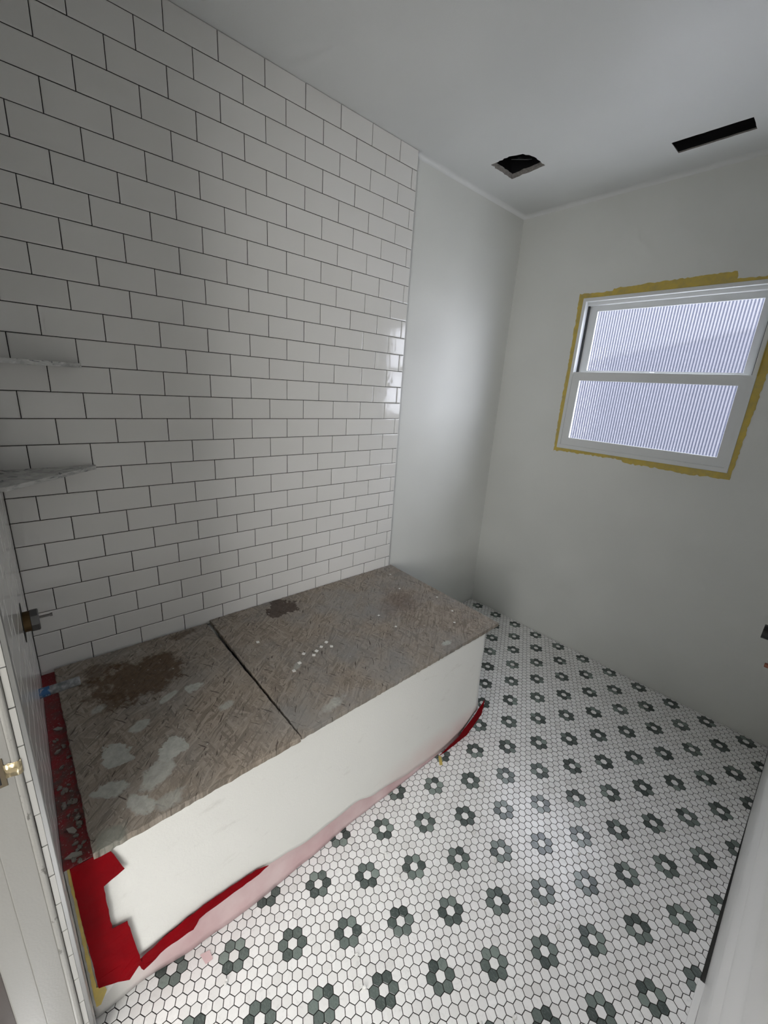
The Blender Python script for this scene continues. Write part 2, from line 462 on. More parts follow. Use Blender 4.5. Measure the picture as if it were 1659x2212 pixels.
# cove of joint compound where walls meet the ceiling
RC = 0.018
def cove(name, pts):
    V = []; F = []; n = 6
    for (p, e1) in pts:
        for i in range(n + 1):
            t = i / n * math.pi / 2
            # concave: centre at (RC, -RC)
            V.append((p[0] + e1[0] * RC * (1 - math.cos(t)), p[1] + e1[1] * RC * (1 - math.cos(t)), H - RC + RC * math.sin(t)))
    for j in range(len(pts) - 1):
        for i in range(n): F.append((j * (n + 1) + i, j * (n + 1) + i + 1, (j + 1) * (n + 1) + i + 1, (j + 1) * (n + 1) + i))
    return mesh(name, V, F, True)
obj('corner_compound', cove('corner_compound', [((X0, 0.0, 0), (1, 0)), ((X0, YW, 0), (1, -1)), ((1.70, YW, 0), (0, -1))]), M_CEIL, ceiling)

# ------------------------------------------------------------------ window
M_VINYL = mat('white_vinyl', (0.74, 0.76, 0.76), 0.35)
M_VINYL_D = mat('dark_grey_track', (0.05, 0.055, 0.06), 0.6)
M_GLASS = bpy.data.materials.new('reeded_glass'); M_GLASS.use_nodes = True
t = M_GLASS.node_tree; t.nodes.clear()
out = t.nodes.new('ShaderNodeOutputMaterial'); tr = t.nodes.new('ShaderNodeBsdfTransparent'); tr.inputs[0].default_value = (0.93, 0.95, 1, 1)
gl = t.nodes.new('ShaderNodeBsdfGlossy'); gl.inputs['Roughness'].default_value = 0.12
mx = t.nodes.new('ShaderNodeMixShader'); mx.inputs[0].default_value = 0.07
ge = t.nodes.new('ShaderNodeNewGeometry'); sx = t.nodes.new('ShaderNodeSeparateXYZ'); t.links.new(ge.outputs['True Normal'], sx.inputs[0])
ab = t.nodes.new('ShaderNodeMath'); ab.operation = 'ABSOLUTE'; t.links.new(sx.outputs[0], ab.inputs[0])
rp = t.nodes.new('ShaderNodeValToRGB'); t.links.new(ab.outputs[0], rp.inputs[0])       # steep rib flanks pass less light
rp.color_ramp.elements[0].position = 0.30; rp.color_ramp.elements[0].color = (0.97, 0.975, 1, 1)
rp.color_ramp.elements[1].position = 0.60; rp.color_ramp.elements[1].color = (0.25, 0.28, 0.36, 1)
t.links.new(rp.outputs[0], tr.inputs[0])
t.links.new(tr.outputs[0], mx.inputs[1]); t.links.new(gl.outputs[0], mx.inputs[2]); t.links.new(mx.outputs[0], out.inputs[0])

def ring_frame(name, x0, x1, z0, z1, l, r_, b, t_, y0, y1, bev=0.002):
    """four mitred members in one frame"""
    bm = bmesh.new(); o_ = [(x0, z0), (x1, z0), (x1, z1), (x0, z1)]; i_ = [(x0 + l, z0 + b), (x1 - r_, z0 + b), (x1 - r_, z1 - t_), (x0 + l, z1 - t_)]
    vs = {}
    for y in (y0, y1):
        for nm, lp in (('o', o_), ('i', i_)):
            for k_, p in enumerate(lp): vs[nm, k_, y] = bm.verts.new((p[0], y, p[1]))
    for k_ in range(4):
        n_ = (k_ + 1) % 4
        for y in (y0, y1): bm.faces.new([vs['o', k_, y], vs['o', n_, y], vs['i', n_, y], vs['i', k_, y]])
        for nm in 'oi': bm.faces.new([vs[nm, k_, y0], vs[nm, n_, y0], vs[nm, n_, y1], vs[nm, k_, y1]])
    es = [e for e in bm.edges if abs(e.verts[0].co.y - e.verts[1].co.y) < 1e-6 and abs(e.verts[0].co.y - y0) < 1e-6]
    es = [e for e in es if e.is_manifold and e.calc_face_angle(0) > 0.5]
    bmesh.ops.recalc_face_normals(bm, faces=bm.faces[:])
    if bev: bmesh.ops.bevel(bm, geom=es, offset=bev, segments=2, affect='EDGES')
    return from_bm(name, bm)
win = empty('window_1', (0, 0, 0)); tag(win, 'white double-hung window with reeded glass', 'window', kind='structure')
obj('window_frame', ring_frame('window_frame', WX0, WX1, WZ0, WZ1, 0.016, 0.016, 0.020, 0.016, YW - 0.004, YW + 0.076), M_VINYL, win)
obj('head_step', box_me('head_step', WX0 + 0.014, WX1 - 0.014, YW + 0.022, YW + 0.085, WZ1 - 0.033, WZ1 - 0.014, 0.002), M_VINYL, win)
for x in (WX0 + 0.014, WX1 - 0.024): obj('jamb_track', box_me('jamb_track', x, x + 0.010, YW + 0.034, YW + 0.085, WZ0 + 0.02, WZ1 - 0.03, 0.0015), M_VINYL_D, win)
def reeded(name, x0, x1, z0, z1, y, th=0.005, pitch=0.0127):
    n = round((x1 - x0) / pitch); seg = 8; V = []; F = []
    prof = []
    for i in range(n):
        for s in range(seg):
            u = s / seg; prof.append((x0 + (x1 - x0) * (i + u) / n, 0.0030 * math.sin(math.pi * u)))
    prof.append((x1, 0.0))
    for (x, d) in prof: V += [(x, y - d, z0), (x, y - d, z1), (x, y + th, z0), (x, y + th, z1)]
    for i in range(len(prof) - 1):
        a, b = 4 * i, 4 * (i + 1)
        F += [(a, b, b + 1, a + 1), (a + 2, a + 3, b + 3, b + 2), (a + 1, b + 1, b + 3, a + 3), (a, a + 2, b + 2, b)]
    F += [(0, 1, 3, 2)]; e = 4 * (len(prof) - 1); F += [(e, e + 2, e + 3, e + 1)]
    return mesh(name, V, F)
# upper sash (set back), lower sash (in front)
us = obj('upper_sash', ring_frame('upper_sash', WX0 + 0.020, WX1 - 0.018, 1.585, WZ1 - 0.030, 0.041, 0.034, 0.040, 0.026, YW + 0.046, YW + 0.072), M_VINYL, win)
obj('pane', reeded('pane', WX0 + 0.058, WX1 - 0.050, 1.622, WZ1 - 0.054, YW + 0.058), M_GLASS, us)
obj('glazing_bead', ring_frame('glazing_bead', WX0 + 0.060, WX1 - 0.051, 1.624, WZ1 - 0.055, 0.005, 0.005, 0.005, 0.005, YW + 0.048, YW + 0.057, 0), M_VINYL, us)
ls = obj('lower_sash', ring_frame('lower_sash', WX0 + 0.003, WX1 - 0.003, 1.215, 1.6175, 0.049, 0.046, 0.040, 0.041, YW + 0.002, YW + 0.030), M_VINYL, win)
obj('pane', reeded('pane', WX0 + 0.050, WX1 - 0.047, 1.253, 1.579, YW + 0.016), M_GLASS, ls)
obj('glazing_bead', ring_frame('glazing_bead', WX0 + 0.052, WX1 - 0.049, 1.255, 1.577, 0.004, 0.004, 0.004, 0.004, YW + 0.004, YW + 0.014, 0), M_VINYL, ls)
lk = bmesh.new(); bm_lathe(lk, (0.815, YW + 0.036, 1.617), (0, 0, 1), [(0, 0.011), (0.006, 0.011), (0.008, 0.008)], 16); bm_box(lk, 0.795, 0.835, YW + 0.028, YW + 0.046, 1.616, 1.621)
obj('sash_lock', from_bm('sash_lock', lk), M_VINYL, win)

# masking tape left around the window
M_YTAPE = mat('yellow_masking_tape', (0.46, 0.345, 0.07), 0.6); k = N(M_YTAPE); p = k.pos()
k.base(k.mix(k.mrange(k.noise(p, 35, 4), 0.35, 0.7), (0.60, 0.45, 0.09), (0.45, 0.36, 0.12)))
def tape(name, pts_out, pts_in, seed, label, amp=0.004, th=0.0007):
    a = rough_line(pts_out, 0.010, amp, seed); b = rough_line(pts_in, 0.05, 0.0004, seed + 5)
    me = prism(name, a + b[::-1], 1, YW - 0.0002, YW - th - 0.0002 - seed * 0.00025)
    return tag(obj(name, me, M_YTAPE), label, 'tape', 'yellow tape around the window')
tape('masking_tape', [(0.392, 2.016), (0.397, 1.70), (0.396, 1.45), (0.402, 1.172)], [(WX0 - 0.001, 1.990), (WX0 - 0.001, 1.195)], 1, 'yellow masking tape strip down the left side of the window', 0.0035)
tape('masking_tape', [(0.394, 2.014), (0.50, 2.010), (0.56, 2.012), (0.565, 2.022), (0.80, 2.030), (1.060, 2.034), (1.066, 2.004), (1.25, 2.001)], [(0.394, 1.9905), (1.25, 1.9905)], 2, 'ragged yellow masking tape strip along the top of the window')
tape('masking_tape', [(0.402, 1.176), (0.60, 1.180), (0.78, 1.180), (0.80, 1.168), (1.02, 1.166), (1.06, 1.160), (1.242, 1.170)], [(0.402, 1.1955), (1.242, 1.1955)], 3, 'yellow masking tape strip below the window sill', 0.005)
tape('masking_tape', [(1.262, 2.00), (1.262, 1.70), (1.252, 1.45), (1.243, 1.168)], [(WX1 + 0.001, 1.998), (WX1 + 0.001, 1.168)], 4, 'yellow masking tape strip down the right side of the window', 0.0035)
fl = prism('masking_tape', [(0, 0), (0.016, 0), (0.017, 0.36), (0.004, 0.37)], 1, 0, 0.0006)
tag(obj('masking_tape', fl, M_YTAPE, None, (WX1 + 0.002, YW - 0.014, 1.615), (0, 0, math.radians(70))), 'loose yellow tape flap standing off the wall right of the upper sash', 'tape', 'yellow tape around the window')

# ------------------------------------------------------------------ world outside the window
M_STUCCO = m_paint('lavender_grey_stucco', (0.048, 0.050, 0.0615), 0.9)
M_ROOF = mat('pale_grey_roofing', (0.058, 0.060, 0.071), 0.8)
M_GROUND = mat('pale_concrete', (0.72, 0.71, 0.69), 0.9)
house = empty('neighbour_house', (0, 5.0, 0)); tag(house, 'pale lavender neighbouring house seen blurred through the reeded window', 'house')
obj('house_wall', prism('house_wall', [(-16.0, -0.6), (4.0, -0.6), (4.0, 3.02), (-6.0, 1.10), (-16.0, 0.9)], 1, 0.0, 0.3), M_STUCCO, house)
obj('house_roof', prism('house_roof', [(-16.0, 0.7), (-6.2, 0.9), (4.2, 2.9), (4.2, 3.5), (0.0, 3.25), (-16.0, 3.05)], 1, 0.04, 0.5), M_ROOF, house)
yard = obj('ground_outside', box_me('ground_outside', -16, 12, 1.02, 12, -0.7, -0.6), M_GROUND)
tag(yard, 'pale concrete yard outside the window', 'ground', kind='structure')

# ------------------------------------------------------------------ hallway behind the viewer (closes the doorway)
hall = obj('wall_hall', mesh('wall_hall', [(0.1, -3.4, 0), (2.5, -3.4, 0), (2.5, -1.69, 0), (0.1, -1.69, 0), (0.1, -3.4, H), (2.5, -3.4, H), (2.5, -1.69, H), (0.1, -1.69, H)],
    [(0, 4, 5, 1), (1, 5, 6, 2), (0, 3, 7, 4), (4, 7, 6, 5), (0, 1, 2, 3)]), M_HALL)
tag(hall, 'hallway walls behind the doorway', 'wall', kind='structure')

# ------------------------------------------------------------------ bathtub under its covers
M_ENAMEL = mat('white_enamel', (0.78, 0.78, 0.76), 0.15)
TY0, TY1, TX1, TZ = -1.5475, -0.062, 0.728, 0.4848
tub = empty('bathtub', (0.36, -0.80, 0)); tub_inv = Matrix.Translation(tub.location).inverted()
tag(tub, 'built-in bathtub hidden below the particle boards and wrap', 'bathtub')
bm = bmesh.new()
def rrect(x0, x1, y0, y1, r, n=6):
    pts = []
    for cx, cy, a0 in ((x1 - r, y1 - r, 0), (x0 + r, y1 - r, 90), (x0 + r, y0 + r, 180), (x1 - r, y0 + r, 270)):
        for i in range(n + 1): a = math.radians(a0 + 90 * i / n); pts.append((cx + r * math.cos(a), cy + r * math.sin(a)))
    return pts
loops = [(rrect(0.001, TX1, TY0, TY1, 0.03), 0.0), (rrect(0.001, TX1, TY0, TY1, 0.03), TZ - 0.012), (rrect(0.006, TX1 - 0.005, TY0 + 0.005, TY1 - 0.005, 0.03), TZ),
         (rrect(0.08, TX1 - 0.08, TY0 + 0.10, TY1 - 0.09, 0.09), TZ), (rrect(0.09, TX1 - 0.09, TY0 + 0.115, TY1 - 0.11, 0.10), TZ - 0.02), (rrect(0.14, TX1 - 0.15, TY0 + 0.2, TY1 - 0.25, 0.10), 0.10)]
rg = [[bm.verts.new((x, y, z)) for x, y in l] for l, z in loops]
for a, b in zip(rg, rg[1:]):
    n = len(a)
    for i in range(n): bm.faces.new((a[i], a[(i + 1) % n], b[(i + 1) % n], b[i]))
bm.faces.new(rg[-1])
o = obj('tub_shell', from_bm('tub_shell', bm, True), M_ENAMEL, tub); o.matrix_local = tub_inv

# white wrap over the apron and far end
M_FELT = mat('white_felt_wrap', (0.80, 0.80, 0.77), 0.9, 0, 0.2); k = N(M_FELT); p = k.pos(); s = k.sep(p)
pinkm = k.math('MULTIPLY', k.mrange(s[2], 0.03, 0.15, 1, 0, True), k.mrange(s[1], -0.80, -0.30, 0, 1, True))
pinkm = k.math('MULTIPLY', pinkm, k.mrange(k.noise(p, 6, 2), 0.3, 0.7, 0.4, 0.9))
c = k.mix(pinkm, (0.80, 0.80, 0.765), (0.72, 0.50, 0.48))
grime = k.noise(k.mapping(p, (1, 1.4, 3), (0.5, 0, 0)), 9, 5, 0.6); c = k.mix(k.mrange(grime, 0.62, 0.78, 0, 0.35), c, (0.55, 0.54, 0.50)); k.base(c)
k.nrm(k.bump(k.noise(p, 170, 3), 0.35, 0.002))
def lerp_tab(tab, y):
    if y <= tab[0][0]: return tab[0][1]
    for (a, va), (b, vb) in zip(tab, tab[1:]):
        if y <= b: t_ = (y - a) / (b - a); t_ = t_ * t_ * (3 - 2 * t_); return va + (vb - va) * t_
    return tab[-1][1]
HEM = [(-1.547, 0.060), (-1.46, 0.115), (-1.35, 0.112), (-1.18, 0.102), (-1.07, 0.088), (-0.98, 0.072), (-0.86, 0.075), (-0.79, 0.080), (-0.70, 0.050), (-0.50, 0.022), (-0.33, 0.010), (-0.20, 0.035), (-0.11, 0.085), (-0.06, 0.105), (0.3, 0.10)]
def wrap_path():
    pts = []; yc = TY1 - 0.05; xc = TX1 - 0.045
    y = TY0 - 0.0072
    while y < yc: pts.append((Vector((TX1 + 0.006, y)), Vector((1, 0)), y)); y += 0.014
    for i in range(13):
        a = math.pi / 2 * i / 12; nrm = Vector((math.cos(a), math.sin(a)))
        pts.append((Vector((xc, yc)) + nrm * 0.051, nrm, yc + 0.05 * i / 12))
    x = xc - 0.02
    while x > 0.02: pts.append((Vector((x, yc + 0.051)), Vector((0, 1)), 0.1)); x -= 0.03
    return pts
path = wrap_path(); NV = 30; V = []; F = []
for (q, nr, yy) in path:
    hem = lerp_tab(HEM, yy)
    for j in range(NV + 1):
        t_ = j / NV; z = TZ - 0.002 + (hem - TZ + 0.002) * t_
        wr = 0.0035 * noise.noise((yy * 3.2 + z * 4.2, z * 1.2 + yy, 2.0)) + 0.0012 * noise.noise((yy * 11 + z * 9, z * 5, 5.0))
        off = 0.001 + wr * min(1, t_ * 6) + 0.016 * t_ ** 2.2
        V.append((q[0] + nr[0] * off, q[1] + nr[1] * off, z))
for i in range(len(path) - 1):
    for j in range(NV): a = i * (NV + 1) + j; F.append((a, a + 1, a + NV + 2, a + NV + 1))
wrap = obj('protective_wrap', mesh('protective_wrap', V, F, True), M_FELT)
md = wrap.modifiers.new('thickness', 'SOLIDIFY'); md.thickness = 0.0012; md.offset = 0
tag(wrap, 'white felt sheet wrapped around the bathtub front', 'sheet')

# pinkish film strip peeking out under the wrap
M_FILM = mat('pink_paper_film', (0.66, 0.50, 0.50), 0.55); k = N(M_FILM); p = k.pos(); s = k.sep(p)
c = k.mix(k.mrange(k.noise(p, 10, 3), 0.3, 0.7), (0.60, 0.41, 0.42), (0.70, 0.55, 0.55))
c = k.mix(k.mrange(s[1], -1.50, -1.40, 0, 1), (0.74, 0.73, 0.70), c); k.base(c); k.nrm(k.bump(k.noise(p, 60, 3), 0.3, 0.003))
FOOT = [(-1.547, 0.745), (-1.46, 0.742), (-1.33, 0.758), (-1.166, 0.766), (-0.99, 0.760), (-0.784, 0.752), (-0.62, 0.754), (-0.33, 0.752), (-0.2, 0.748)]
V = []; F = []; ys = [TY0 - 0.0072 + i * 0.0131 for i in range(104)]; NJ = 8
for y in ys:
    for j in range(NJ + 1):
        t_ = j / NJ; top = lerp_tab(HEM, y) + 0.035; fx = lerp_tab(FOOT, y)
        x = 0.7385 + (fx - 0.7385) * t_ ** 1.3 + 0.002 * noise.noise((y * 14, t_ * 3, 1)) * t_
        V.append((x, y, 0.0012 + (top - 0.0012) * (1 - t_)))
for i in range(len(ys) - 1):
    for j in range(NJ): a = i * (NJ + 1) + j; F.append((a, a + 1, a + NJ + 2, a + NJ + 1))
film = obj('masking_film', mesh('masking_film', V, F, True), M_FILM)
md = film.modifiers.new('thickness', 'SOLIDIFY'); md.thickness = 0.0006; md.offset = 0
tag(film, 'pinkish paper strip along the floor under the white wrap', 'film')

# red tape
M_RED = mat('red_tape', (0.25, 0.001, 0.005), 0.7, 0, 0.06); k = N(M_RED); p = k.pos()
c = k.mix(k.mrange(k.noise(p, 12, 3), 0.3, 0.7), (0.25, 0.001, 0.005), (0.175, 0.001, 0.004)); k.base(c); k.nrm(k.bump(k.noise(p, 45, 3), 0.35, 0.003))
M_RED_DUST = mat('dusty_red_tape', (0.2, 0.03, 0.03), 0.6); k = N(M_RED_DUST); p = k.pos(); s = k.sep(p)
dust = k.math('MULTIPLY', k.mrange(k.noise(p, 26, 6, 0.7), 0.40, 0.66), k.mrange(s[0], 0.02, 0.5, 0.35, 1.0))
c = k.mix(dust, (0.25, 0.012, 0.018), (0.10, 0.075, 0.062)); c = k.mix(k.mrange(k.noise(p, 240, 2), 0.64, 0.70, 0, 0.7), c, (0.38, 0.34, 0.31)); k.base(c); k.nrm(k.bump(k.noise(p, 160, 4), 0.5, 0.003))
def film_x(y, z):
    """X of the wrap's outside at that place"""
    hem = lerp_tab(HEM, y); t_ = min(1.0, max(0.0, (TZ - 0.002 - z) / (TZ - hem)))
    return TX1 + 0.007 + 0.0045 * min(1, t_ * 6) + 0.016 * t_ ** 2.2
def front_sheet(name, poly, off, m, label, cat, grp=None, step=0.012, amp=0.0012, seed=1, th=0.0006):
    """outline in (Y, Z) laid on the front of the wrap"""
    pl = rough_line([Vector(p_) for p_ in poly + [poly[0]]], step, amp, seed)[:-1]
    bm = bmesh.new(); vs = [bm.verts.new((0, a, b)) for a, b in pl]
    es = [bm.edges.new((vs[i], vs[(i + 1) % len(vs)])) for i in range(len(vs))]
    bmesh.ops.triangle_fill(bm, use_beauty=True, edges=es)
    bmesh.ops.subdivide_edges(bm, edges=[e for e in bm.edges if e.calc_length() > 0.03], cuts=2, use_grid_fill=False)
    for v in bm.verts: v.co.x = off + film_x(v.co.y, v.co.z) + 0.0012 * noise.noise((v.co.y * 40, v.co.z * 40, seed))
    o = obj(name, from_bm(name, bm), m); md = o.modifiers.new('thickness', 'SOLIDIFY'); md.thickness = th; md.offset = 1
    return tag(o, label, cat, grp)
front_sheet('red_tape', [(-1.5450, 0.483), (-1.478, 0.483), (-1.456, 0.404), (-1.497, 0.390), (-1.496, 0.256), (-1.467, 0.250), (-1.454, 0.100), (-1.482, 0.072), (-1.504, 0.092), (-1.5390, 0.112), (-1.544, 0.32)], 0.0046, M_RED,
            'wide jagged red tape patch on the tub corner beside the near wall', 'tape', 'red tape')
front_sheet('red_tape', [(-1.466, 0.108), (-1.452, 0.062), (-1.40, 0.080), (-1.335, 0.072), (-1.318, 0.094), (-1.30, 0.098), (-1.15, 0.094), (-1.12, 0.100), (-1.16, 0.118), (-1.30, 0.130), (-1.40, 0.122)], 0.0015, M_RED,
            'long red tape strip slanting under the hem near the corner', 'tape', 'red tape', amp=0.002)
front_sheet('red_tape', [(-0.36, 0.010), (-0.30, 0.002), (-0.17, 0.004), (-0.075, 0.06), (-0.062, 0.135), (-0.085, 0.120), (-0.15, 0.075), (-0.24, 0.030)], 0.008, M_RED,
            'red tape strip at the foot of the far bathtub corner', 'tape', 'red tape', amp=0.002)
o = obj('red_tape', prism('red_tape', [(0.001, yn(0) + 0.0005), (TX1 + 0.012, yn(0.74) + 0.0005), (TX1 + 0.012, -1.485), (0.001, -1.485)], 2, TZ + 0.0002, TZ + 0.0012), M_RED_DUST)
tag(o, 'dusty red tape strip on the tub rim between near wall and board', 'tape', 'red tape')
front_sheet('yellow_tape', [(-1.5498, 0.482), (-1.5442, 0.482), (-1.5430, 0.115), (-1.529, 0.108), (-1.526, 0.088), (-1.541, 0.058), (-1.5498, 0.06)], 0.0022, M_YTAPE,
            'narrow yellow tape strip behind the red corner patch', 'tape', seed=4)

# particle boards
def m_osb(name, blobs, grey):
    m = mat(name, (0.2, 0.16, 0.13), 0.75, 0, 0.3); k = N(m); p = k.pos()
    warp = k.noise(p, 7, 3, out=1); wp = k.n('ShaderNodeVectorMath', operation='MULTIPLY_ADD'); k.set(wp.inputs[0], warp); wp.inputs[1].default_value = (0.03, 0.03, 0.0); k.set(wp.inputs[2], p)
    p2 = wp.outputs[0]; col = None; hgt = None
    for i, (ang, sx, sy, off) in enumerate(((0.35, 11, 95, 0), (-0.75, 13, 120, 3.3), (1.35, 12, 105, 7.7), (-0.15, 16, 150, 1.9), (0.9, 18, 190, 5.1))):
        vv = k.rs(p2, (sx, sy, 1), ang, (off, off * 2, 0))
        vo = k.vor(vv, 1.0); g = k.sep(vo)[0]; sel = k.sep(vo)[1]
        fib = k.noise(k.rs(p2, (sx * 3, sy * 6, 1), ang, (off, 0, 0)), 1.0, 2, 0.6)
        sh = k.math('ADD', k.math('MULTIPLY', g, 0.40), k.math('MULTIPLY', fib, 0.60))
        lay = k.ramp(sh, 0.15, 0.85, tuple(c * grey[0] for c in (0.125, 0.101, 0.077)), tuple(c * grey[0] for c in (0.410, 0.352, 0.290)))
        if col is None: col = lay; hgt = g
        else:
            msk = k.mrange(sel, 0.55, 0.60); col = k.mix(msk, col, lay); hgt = k.math('ADD', k.math('MULTIPLY', msk, g), k.math('MULTIPLY', hgt, k.math('SUBTRACT', 1.0, msk)))
    col = k.mix(k.mrange(k.noise(p, 4.5, 4, 0.6), 0.42, 0.68, 0, grey[1]), col, (0.24, 0.235, 0.225))
    sc_ = k.noise(k.rs(p2, (22, 190, 1), 0.6), 1.0, 2, 0.5); col = k.mix(k.mrange(sc_, 0.66, 0.70, 0, 0.8), col, (0.045, 0.033, 0.026))
    sc2 = k.noise(k.rs(p2, (20, 160, 1), -0.5), 1.0, 2, 0.5); col = k.mix(k.mrange(sc2, 0.68, 0.72, 0, 0.8), col, (0.05, 0.038, 0.03))
    lt = k.noise(k.rs(p2, (24, 160, 1), 1.2), 1.0, 3, 0.5); col = k.mix(k.mrange(lt, 0.68, 0.74, 0, 0.7), col, (0.40, 0.36, 0.31))
    edge = k.noise(p, 16, 4, 0.65); fine = k.noise(p, 70, 3, 0.6)
    for (cx, cy, rx, ry, ang, ca, cb, soft, st) in blobs:
        # distance in the ellipse's own axes, edge broken up by noise
        d0 = k.n('ShaderNodeVectorMath', operation='SUBTRACT'); k.set(d0.inputs[0], p); d0.inputs[1].default_value = (cx, cy, 0.503)
        dd = k.mapping(d0.outputs[0], (1, 1, 0), (0, 0, -ang)); d1 = k.n('ShaderNodeVectorMath', operation='MULTIPLY'); k.set(d1.inputs[0], dd); d1.inputs[1].default_value = (1 / rx, 1 / ry, 0)
        ln = k.n('ShaderNodeVectorMath', operation='LENGTH'); k.set(ln.inputs[0], d1.outputs[0])
        dist = k.math('ADD', ln.outputs['Value'], k.math('ADD', k.math('MULTIPLY', k.math('SUBTRACT', edge, 0.5), 2.2), k.math('MULTIPLY', k.math('SUBTRACT', fine, 0.5), 0.7)))
        msk = k.mrange(dist, 1.0 - soft, 1.0, st, 0.0)
        tone = k.mix(k.mrange(fine, 0.3, 0.7), ca, cb)
        if ca[0] < 0.12: tone = k.mix(0.82, col, tone)
        col = k.mix(msk, col, tone)
    spk = k.noise(p, 95, 2, 0.5); col = k.mix(k.mrange(spk, 0.735, 0.76, 0, 0.7), col, (0.50, 0.48, 0.44))
    k.base(col); k.nrm(k.bump(k.math('ADD', hgt, k.math('MULTIPLY', fine, 0.6)), 0.5, 0.0015)); return m
BR = ((0.046, 0.023, 0.008), (0.100, 0.055, 0.022)); WH = ((0.36, 0.365, 0.33), (0.50, 0.51, 0.465)); RB = ((0.026, 0.014, 0.009), (0.055, 0.031, 0.021))
near_blobs = [(0.215, -1.30, 0.125, 0.165, 0.15, *BR, 0.35, 0.95), (0.11, -1.40, 0.05, 0.06, 0, *BR, 0.4, 0.7), (0.045, -1.12, 0.025, 0.07, 0.2, *BR, 0.4, 0.7), (0.30, -1.40, 0.05, 0.05, 0, *BR, 0.5, 0.7),
    (0.507, -1.422, 0.042, 0.034, 0.3, *WH, 0.12, 0.9), (0.571, -1.304, 0.036, 0.036, 0, *WH, 0.12, 0.9), (0.638, -1.355, 0.036, 0.060, 0.5, *WH, 0.25, 0.75), (0.612, -1.445, 0.026, 0.045, -0.4, *WH, 0.2, 0.85),
    (0.69, -1.405, 0.038, 0.022, 0.4, *WH, 0.2, 0.8), (0.372, -1.180, 0.022, 0.030, 0, *WH, 0.2, 0.85), (0.442, -1.354, 0.020, 0.030, 0.3, *WH, 0.3, 0.8), (0.725, -1.345, 0.026, 0.035, 0, *WH, 0.4, 0.55),
    (0.37, -1.26, 0.014, 0.035, 0.5, *WH, 0.3, 0.8), (0.51, -1.13, 0.020, 0.028, 0.5, *WH, 0.4, 0.6), (0.30, -1.43, 0.022, 0.025, 0.5, *WH, 0.4, 0.6), (0.735, -1.47, 0.03, 0.04, 0.5, (0.20, 0.205, 0.175), (0.27, 0.275, 0.24), 0.6, 0.8)]
far_blobs = [(0.085, -0.715, 0.068, 0.085, 0.4, *RB, 0.10, 0.95), (0.70, -0.865, 0.020, 0.055, 0.2, *WH, 0.5, 0.6), (0.70, -0.315, 0.016, 0.035, 0, *WH, 0.4, 0.8), (0.47, -0.86, 0.012, 0.035, 0.7, *WH, 0.5, 0.6),
    (0.35, -0.24, 0.12, 0.16, 0.5, (0.095, 0.065, 0.050), (0.14, 0.10, 0.08), 0.9, 0.75), (0.20, -0.42, 0.12, 0.16, 0.2, (0.22, 0.215, 0.205), (0.28, 0.27, 0.255), 0.9, 0.6)]
M_OSB_N = m_osb('particle_board_near', near_blobs, (1.0, 0.45)); M_OSB_F = m_osb('particle_board_far', far_blobs, (0.98, 0.75))
def board(poly, mt, label, seed):
    pl = rough_line([Vector(p_) for p_ in poly + [poly[0]]], 0.010, 0.0016, seed)[:-1]
    n = len(pl); V = []; F = []; levels = (0.4866, 0.4905, 0.4965, 0.5018, 0.503)
    for li, z in enumerate(levels):
        for i, (a, b) in enumerate(pl):
            j = 0.0 if li == 4 else 0.0022 * noise.noise((a * 120, b * 120, z * 700 + seed))
            cx, cy = 0.37, sum(p_[1] for p_ in poly) / len(poly); d = Vector((a - cx, b - cy)).normalized() * (j + (-0.0012 if li == 4 else 0))
            V.append((a + d[0], b + d[1], z + (0.0008 * noise.noise((a * 60, b * 60, seed)) if li == 4 else 0)))
    for l in range(len(levels) - 1): F += [(l * n + i, l * n + (i + 1) % n, (l + 1) * n + (i + 1) % n, (l + 1) * n + i) for i in range(n)]
    tri = tessellate_polygon([[Vector((a, b, 0)) for a, b in pl]])
    bm = bmesh.new(); vs = [bm.verts.new(v) for v in V]
    for f in F + [tuple(t_) for t_ in tri] + [tuple(i + (len(levels) - 1) * n for i in t_) for t_ in tri]:
        try: bm.faces.new([vs[i] for i in f])
        except ValueError: pass
    return tag(obj('particle_board', from_bm('particle_board', bm), mt), label, 'board', 'boards over the bathtub')
board([(0.012, -1.513), (0.752, -1.505), (0.752, -1.0125), (0.018, -1.0205)], M_OSB_N, 'stained particle board with white plaster splashes beside the red tape', 5)
board([(0.004, -1.003), (0.747, -1.0075), (0.738, -0.006), (0.004, 0.010)], M_OSB_F, 'larger particle board with a round dark stain reaching the painted wall', 11)

# debris on the boards
M_CHIP = mat('white_chip', (0.74, 0.73, 0.69), 0.6)
ch = [box_me('tile_chip', -0.006, 0.006, -0.0055, 0.0055, 0, 0.0028, 0.0006, 1), box_me('tile_chip', -0.0045, 0.0045, -0.0035, 0.0035, 0, 0.002, 0.0005, 1)]
for c_ in ch: c_.materials.append(M_CHIP)
for i, (x, y) in enumerate([(0.4158, -0.7018), (0.4497, -0.7011), (0.4410, -0.7622), (0.4272, -0.8098), (0.4293, -0.7341), (0.4563, -0.7840), (0.4648, -0.8493), (0.4907, -0.8864), (0.3835, -0.4050), (0.4932, -0.4033), (0.2629, -0.9127), (0.2498, -0.1521), (0.10, -0.08), (0.42, -0.06), (0.55, -0.10), (0.62, -0.17)]):
    tag(obj('tile_chip', ch[0] if i < 8 or i == 10 else ch[1], None, None, (x, y, 0.5036), (0.06, 0.05, random.uniform(0, 3))), 'small white square chip lying on the larger particle board', 'chip', 'white chips on the larger board')
